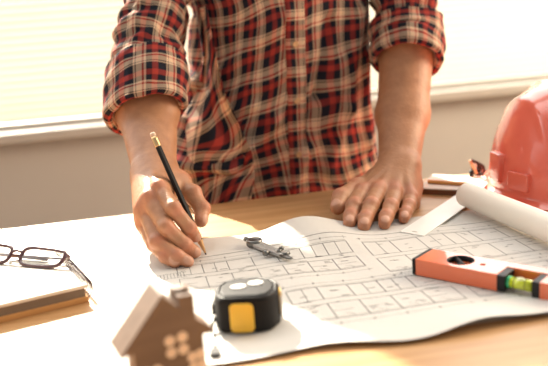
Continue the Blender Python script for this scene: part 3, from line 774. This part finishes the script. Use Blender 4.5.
yq = make('grip_panel', *xf(prism(rrect(.0165, .0255, .004), 0, .0016), basis((.0322, .002, .0215), (0, 1, 0), (0, 0, 1), (1, 0, 0))), M['yellow'], tm); bevel(yq, .0007); yq['label'] = 'yellow side grip panel'
make('lock_button', *xf(prism(rrect(.014, .012, .003), 0, .004), basis((-.0315, -.003, .020), (0, -1, 0), (0, 0, 1), (-1, 0, 0))), M['black'], tm)
make('belt_clip', *merge(box(.031, .0352, -.009, .010, .008, .010), box(.0335, .0352, -.009, .010, .010, .030)), M['steel'], tm)
cd = [Vector((-.0325, -.010, .012)), Vector((-.036, -.016, .008)), Vector((-.036, -.028, .003)), Vector((-.031, -.048, .0015)), Vector((-.028, -.066, .0015))]
st = make('wrist_strap', *tube(cd, [.0019] * 5, 8), M['darksteel'], tm, True)
make('strap_end', *xf(prism(rrect(.009, .012, .003), 0, .005), Matrix.Translation((-.028, -.070, -.0003))), M['black'], st)

# ------------------------------------------------------------------ model house
HP = aty(160, 378, .598); 
ho = thing('model_house', 'small brown wooden model house with chimney standing in the foreground', 'model house', (.014, .598, 0.0), radians(13))
# outline in local x / z
X = lambda px, py: None
pts = [(-.029, 0), (-.029, .049), (-.0365, .0485), (-.0375, .0515), (.0, .0925), (.0125, .0795), (.0125, .0895), (.026, .0885), (.026, .0665), (.0405, .0545), (.0385, .0505), (.031, .0510), (.031, 0)]
wl = make('wall_board', *xf(prism(pts, -.018, .010), basis((0, 0, 0), (1, 0, 0), (0, 0, 1), (0, -1, 0))), M['house'], ho); bevel(wl, .0008)
rf = make('roof_board', *xf(prism([(-.041, .0485), (-.0375, .0470), (.0005, .0890), (.0005, .0940), (-.0015, .0940)], -.026, .0115), basis((0, 0, 0), (1, 0, 0), (0, 0, 1), (0, -1, 0))), M['house'], ho); bevel(rf, .0008)
make('chimney_cap', *xf(prism([(cos(a) * .0072 + .0192, sin(a) * .0062) for a in np.linspace(0, 2 * pi, 24, False)], .0885, .0915), Matrix.Translation((0, .003, 0))), M['house'], ho, True)
for (x, z) in ((.0015, .0525), (.0125, .0535), (.0020, .0420), (.0125, .0425), (.0195, .0335), (.0285, .0345), (.0200, .0240), (.0288, .0245), (-.0115, .0300), (-.0205, .0295), (-.0115, .0200), (-.0205, .0198)):  # pale discs stand for the bright table seen through cut-out windows
    if x > .027: x = .0268
    make('lit_window_hole', *xf(lathe([(0, 0), (.0046, 0), (.0046, .0008), (0, .0008)], 20), basis((x, -.0096, z), (1, 0, 0), (0, 0, 1), (0, -1, 0))), M['pale'], ho)

# ------------------------------------------------------------------ spiral notebook and glasses
nb = thing('spiral_notebook', 'spiral notebook with cream cover at the left edge of the table', 'notebook', (-.060, .843, 0))
nu = Vector((-.977, -.212, 0)); nv = Vector((-.212, .977, 0)) ; nv = Vector((-.285, .9585, 0)); nu = Vector((-nv.y, nv.x, 0))
nbm = basis((0, 0, 0), nu, nv, (0, 0, 1))
def nbx(x0, x1, y0, y1, z0, z1):
    v, f = box(x0, x1, y0, y1, z0, z1); return [tuple(nbm @ Vector(q)) for q in v], [q[::-1] for q in f]
bevel(make('back_cover', *nbx(.0, .150, .0, .148, 0, .0068), M['kraft'], nb), .0008)
make('page_block', *nbx(.003, .149, .0015, .146, .0068, .0172), M['pages'], nb)
bevel(make('front_cover', *nbx(.0, .150, -.001, .148, .0172, .0215), M['cover'], nb), .0008)
turns = 20
hel = []
for i in range(turns * 14 + 1):
    a = 2 * pi * i / 14; y = 0.006 + .136 * i / (turns * 14)
    hel.append(nbm @ Vector((-.001 + .0070 * cos(a), y, .0135 + .0118 * sin(a))))
make('spiral_wire', *tube(hel, .0008, 6), M['coil'], nb, True)

gA, gB = atz(9.5, 256.5, .034), atz(58, 262, .032)
gx = (gB - gA); gx.z = 0; half = gx.length; gx.normalize(); gyh = Vector((-gx.y, gx.x, 0))
tl_ = radians(42)
gup = (Vector((0, 0, 1)) * sin(tl_) + gyh * cos(tl_)).normalized(); gn = gx.cross(gup)
gl = thing('eyeglasses', 'maroon framed reading glasses folded on the spiral notebook', 'eyeglasses', (gA.x, gA.y, .0215))
gm = basis((0, 0, 0), gx, gup, gn)
lw_ = half - .012
LH_ = .026; fz0 = .0022
front_parts = []
def lens_out(s):
    out = []
    for (x, y) in [(.0085, .012), (.0105, .0215), (.020, .0250), (.036, .0252), (half - .010, .0235), (half - .001, .0200), (half - .002, .0090), (half - .008, .0030), (half * .65, .0008), (.024, .0006), (.0125, .0035)]:
        out.append((s * x, y))
    n = len(out); res = []
    for i in range(n):
        p0, p1, p2, p3 = out[i - 1], out[i], out[(i + 1) % n], out[(i + 2) % n]
        for q in (0, .25, .5, .75):
            res.append(tuple(.5 * (2 * p1[k] + (p2[k] - p0[k]) * q + (2 * p0[k] - 5 * p1[k] + 4 * p2[k] - p3[k]) * q * q + (3 * p1[k] - p0[k] - 3 * p2[k] + p3[k]) * q ** 3) for k in (0, 1)))
    return res
for s in (-1, 1):
    lo_ = lens_out(s)
    rimo = make('rim', *tube([gm @ Vector((x, y + fz0, 0)) for x, y in lo_], .0024, 8, closed=True), M['frame'], gl, True)
    ln = make('lens', *xf(prism([(x, y + fz0) for x, y in (lo_ if s > 0 else lo_[::-1])], -.0006, .0006), gm), M['lens'], rimo)
    make('nose_pad', *xf(tube([(s * .0095, .010, -.004), (s * .0078, .006, -.0055), (s * .0070, .003, -.005)], [.0012, .0022, .0014], 8), gm), M['white'], rimo, True)
    hx0 = s * (half + .001)
    make('hinge', *xf(box(*(sorted((hx0 - .002, hx0 + .002))), .0175, .0225, -.006, .0015), gm), M['frame'], gl)
    zt = -.0075 if s > 0 else -.0115
    tp = [(hx0, .020, -.004), (hx0 - s * .003, .0195, zt - .001), (hx0 - s * .012, .0200, zt - .0015), (hx0 - s * .060, .0200, zt - .002), (hx0 - s * .090, .0200, zt - .002), (hx0 - s * .105, .0195, zt - .002), (hx0 - s * .112, .0190, zt - .002)]
    make('temple', *xf(tube(tp, [.0018, .0018, .0017, .0016, .0021, .0024, .0018], 8), gm), M['frame'], gl, True)
make('bridge', *xf(tube([(-.0105, .017, 0), (-.006, .0205, .0005), (0, .0218, .001), (.006, .0205, .0005), (.0105, .017, 0)], .0018, 8), gm), M['frame'], gl, True)

# ------------------------------------------------------------------ steel ruler
r1, r2, r3 = atz(400, 233.5, .003), atz(424, 238, .003), atz(462, 211, .003)
rv = (r3 - r2).normalized(); rv.z = 0; rv.normalize(); ru = Vector((rv.y, -rv.x, 0)); rw = abs((r2 - r1).dot(ru)) 
rl = thing('steel_ruler', 'flat steel ruler, reflections painted white, with hanging slot, running under the paper roll', 'ruler', (r2.x - ru.x * rw / 2, r2.y - ru.y * rw / 2, .0046))
rmx = basis((0, 0, 0), ru, rv, (0, 0, 1))
skew = (r1 - r2).dot(rv)
blade = make('blade', *xf(prism([(rw / 2, 0), (rw / 2, .30), (-rw / 2, .30), (-rw / 2, skew)], 0, .0014), rmx), M['white'], rl)  # the steel's white reflections are put into the blade colour
cut(blade, xf(prism(rrect(.009, .0032, .0015, cx=.0, cy=.0085 + skew / 2), -.002, .004), rmx))

# ------------------------------------------------------------------ paper roll
ro0, ro1 = Vector((.4790, 1.000, 0)), Vector((.5085, .700, 0))
rr0 = .0178
pr_ = thing('paper_roll', 'cream roll of drawing paper lying beside the hard hat', 'paper roll', (ro0.x, ro0.y, .0062 + rr0))
rd = (ro1 - ro0).normalized(); rs = Vector((rd.y, -rd.x, 0)); RL = .46
V, F_ = [], []; na = 150
for j in range(2):
    for i in range(na + 1):
        q = i / na; a = q * 2 * pi * 4.3 + .6; r_ = rr0 - .0085 * (1 - q)
        wob = .002 * nz3(a * .3, j, 0) if j == 0 else 0
        p = rd * (j * RL + wob + (.004 * (1 - q) if j == 0 else 0)) + rs * (r_ * cos(a)) + Vector((0, 0, 1)) * (r_ * sin(a)); V.append(tuple(p))
for i in range(na): F_.append((i, i + 1, na + 2 + i, na + 1 + i))
ps = make('rolled_sheet', V, F_, M['rollpaper'], pr_, True); sd_ = ps.modifiers.new('thick', 'SOLIDIFY'); sd_.thickness = .0006

# ------------------------------------------------------------------ spirit level
l0 = Vector((.3055, .7755, 0)); lu = Vector((.617, -.787, 0)).normalized(); lv = Vector((.787, .617, 0)).normalized()
lv_t = thing('spirit_level', 'orange spirit level with yellow green vial lying on the plan', 'spirit level', (l0.x, l0.y, .0042)); lv_t.rotation_euler = (0, 0, math.atan2(lu.y, lu.x))
LW, LHt, LL, n0_, n1_ = .041, .0188, .245, .100, .146
bdy = make('body', *box(.003, LL - .003, 0, LW, 0, LHt), M['orange'], lv_t)
circ = lambda cx, cy, r, z0, z1: prism([(cx + r * cos(a), cy + r * sin(a)) for a in np.linspace(0, 2 * pi, 40, False)], z0, z1)
cut(bdy, box(n0_, n1_, -.01, .027, -.01, .04), circ(.048, .0215, .0155, .0125, .04), circ(.075, .0205, .0032, .008, .04), circ(.197, .0215, .0155, .0125, .04))
bevel(bdy, .0008)
for x0, x1 in ((-.0015, .0032), (LL - .0032, LL + .0015)): bevel(make('end_cap', *box(x0, x1, -.0004, LW + .0004, .0, LHt + .0004), M['black'], lv_t), .0008)
for x0, x1 in ((n0_ - .0002, n0_ + .0085), (n1_ - .0085, n1_ + .0002)): bevel(make('vial_holder', *box(x0, x1, -.0003, .026, .0006, LHt - .0006), M['black'], lv_t), .001)
vl = make('vial', *tube([(n0_ + .0084, .0085, .0095), (n1_ - .0084, .0085, .0095)], .0062, 20), M['vial'], lv_t, True); vl['label'] = 'yellow green liquid vial'
make('vial_end', *tube([(n0_ + .0084, .0085, .0095), (n0_ + .0125, .0085, .0095)], .0066, 20), M['green'], vl, True)
make('bubble', *xf(lathe([(0, -.005), (.0022, -.004), (.003, 0), (.0022, .004), (0, .005)], 14), basis((.123, .0078, .0143), (0, 1, 0), (0, 0, 1), (1, 0, 0))), M['bubble'], vl, True)
for xx in (.117, .129): make('vial_line', *tube([(xx - .0003, .0085, .0095), (xx + .0003, .0085, .0095)], .0064, 20), M['black'], vl)
for cxx in (.048, .197):
    cv = make('cross_vial', *tube([(cxx - .0105, .0215 + .010, .0150), (cxx + .0105, .0215 - .010, .0150)], .0030, 14), M['black'], lv_t, True)
    make('recess_ring', *xf(lathe([(.0144, -.006), (.0156, -.006), (.0156, .0012), (.0150, .0016), (.0144, .0012), (.0144, -.006)], 40, False), Matrix.Translation((cxx, .0215, LHt - .0012))), M['black'], lv_t, True)

# ------------------------------------------------------------------ hard hat
hh = thing('hard_hat', 'salmon red hard hat at the right edge behind the paper roll', 'hard hat', (.662, 1.045, 0.0), radians(-8))
def dome(s, t, off=0.0):
    a = 2 * pi * s; ax_, by_, hz = .108, .135, .168
    c, sn = cos(a), sin(a)
    if t < .86:
        ph = (t / .86) * pi / 2; rr_ = cos(ph) ** .82; z = .012 + (hz - .012) * sin(ph) ** .95
        rr_ = 1 - (1 - rr_) if False else rr_
        t2 = 1 - t / .86
    else: rr_, z = 0, hz
    x, y = ax_ * rr_ * c, by_ * rr_ * sn
    rdg = sstep(.030, .022, abs(x)) * sstep(0.02, .30, t) * .0065
    for k in (-1, 1): rdg += .003 * g(x, .062 * k, .006) * sstep(.1, .4, t)
    n = Vector((c * rr_ / ax_, sn * rr_ / by_, (z / hz) / hz * 1.0)).normalized()
    return Vector((x, y, z)) + n * (rdg + off)
nu_, nv_ = 128, 48; V, F_ = [], []
# brim rings first (outer edge to shell), then the dome
def brim(s, q):
    a = 2 * pi * s; c, sn = cos(a), sin(a); w = .010 + .038 * max(0, sn) ** 3 + .004 * max(0, -sn)
    x, y = (.108 + w * q) * c, (.135 + w * q) * sn; z = .012 - .0075 * q - .010 * q * max(0, sn) ** 3 + .006 * max(0, sn) ** 2
    return (x, y, max(.0025, z))
for q in (1.0, .97, .6, .25, .08):
    for i in range(nu_): V.append(brim(i / nu_, q))
for j in range(nv_ + 1):
    for i in range(nu_): V.append(tuple(dome(i / nu_, .86 * j / nv_ * .985)))
rows = 5 + nv_ + 1
for j in range(rows - 1):
    for i in range(nu_): F_.append((j * nu_ + i, j * nu_ + (i + 1) % nu_, (j + 1) * nu_ + (i + 1) % nu_, (j + 1) * nu_ + i))
F_.append(tuple((rows - 1) * nu_ + k for k in range(nu_)))
sh = make('shell', V, F_, M['hat'], hh, True); so = sh.modifiers.new('thick', 'SOLIDIFY'); so.thickness = .0024; so.offset = -1
def slot(ang, zc, w, hgt, dep, name):
    a = radians(ang); t0 = None
    best = min((abs(dome(ang / 360, t)[2] - zc), t) for t in np.linspace(0, .8, 200))[1]
    p = dome(ang / 360, best); n = Vector((cos(a) / .108, sin(a) / .135, 0)).normalized(); s_ = Vector((-n.y, n.x, 0))
    return bevel(make(name, *xf(prism(rrect(w, hgt, .004), -.014, dep), basis(p, s_, (0, 0, 1), n)), M['hat'], hh), .002)
slot(209, .036, .040, .028, .006, 'accessory_slot'); slot(122, .034, .040, .020, .006, 'accessory_slot')
slot(184, .048, .034, .044, .007, 'ear_slot'); slot(-13, .050, .030, .034, .007, 'ear_slot')
make('headband', *tube([(.098 * cos(a), .124 * sin(a), .022) for a in np.linspace(0, 2 * pi, 48, False)], .005, 8, closed=True), M['black'], hh, True)

# ------------------------------------------------------------------ notebook, stick and safety glasses beside the hat
b1, b2 = atz(418, 194, 0), atz(479, 197, 0)
bu = (b2 - b1); bw = bu.length + .004; bu.normalize(); bv = Vector((-bu.y, bu.x, 0))
bt = .0105
bk = thing('closed_notebook', 'closed notebook with white top and brown edge between resting hand and hard hat', 'notebook', (b1.x, b1.y, 0))
bm_ = basis((0, 0, 0), bu, bv, (0, 0, 1))
bevel(make('back_cover', *xf(box(0, bw, 0, .095, 0, .0025), bm_), M['leather'], bk), .0006)
make('page_block', *xf(box(.002, bw - .002, .001, .093, .0025, bt - .0022), bm_), M['leather'], bk)
bevel(make('front_cover', *xf(box(0, bw, -.0006, .095, bt - .0022, bt), bm_), M['cover'], bk), .0006)
s0, s1 = atz(428, 181.5, bt + .003), atz(472, 184.5, bt + .003)
sk = tag(make('wooden_pencil', *tube([Vector((s0.x, s0.y, bt + .0032)), s0.lerp(s1, .03), s0.lerp(s1, .9), s1], [.0030, .0032, .0032, .0008], 6), M['ochre']), 'ochre wooden pencil lying on the closed notebook', 'pencil')
# safety glasses standing folded against the hat
q0 = atz(470, 176, bt)
sg = thing('safety_glasses', 'black framed safety glasses leaning beside the hard hat', 'safety glasses', (q0.x, q0.y, bt))
def qp(px, py, d=0.0): p = aty(px, py, q0.y + d); return p - Vector((q0.x, q0.y, bt))
rimp = [qp(471, 160), qp(477, 162.5, .004), qp(483, 166, .010), qp(484.5, 171, .012), qp(481, 175.5, .008), qp(476, 174.5, .003), qp(472.5, 168)]
rm = make('lens_rim', *tube(rimp, .0026, 8, closed=True), M['black'], sg, True)
bb = make('brow_bar', *tube([qp(469.8, 160, -.003), qp(472.5, 166, -.004), qp(476.5, 173.5, -.003)], [.0022, .0028, .0022], 8), M['button'], sg, True); bb['label'] = 'tan brow bar'
make('lens', [tuple(p) for p in rimp], [tuple(range(len(rimp)))], M['lens'], rm).modifiers.new('thick', 'SOLIDIFY').thickness = .001
make('hinge', *tube([qp(471.3, 170.5, -.004), qp(471.8, 176, -.004)], .0040, 8), M['black'], sg, True)
make('temple', *tube([qp(472, 173, -.004), qp(474.5, 179, -.008), qp(478.5, 184, -.012), qp(481, 187, -.014), qp(482, 187.5, -.014), qp(485, 189, -.015)], [.0018, .0015, .0015, .0018, .0040, .0042], 8), M['black'], sg, True)
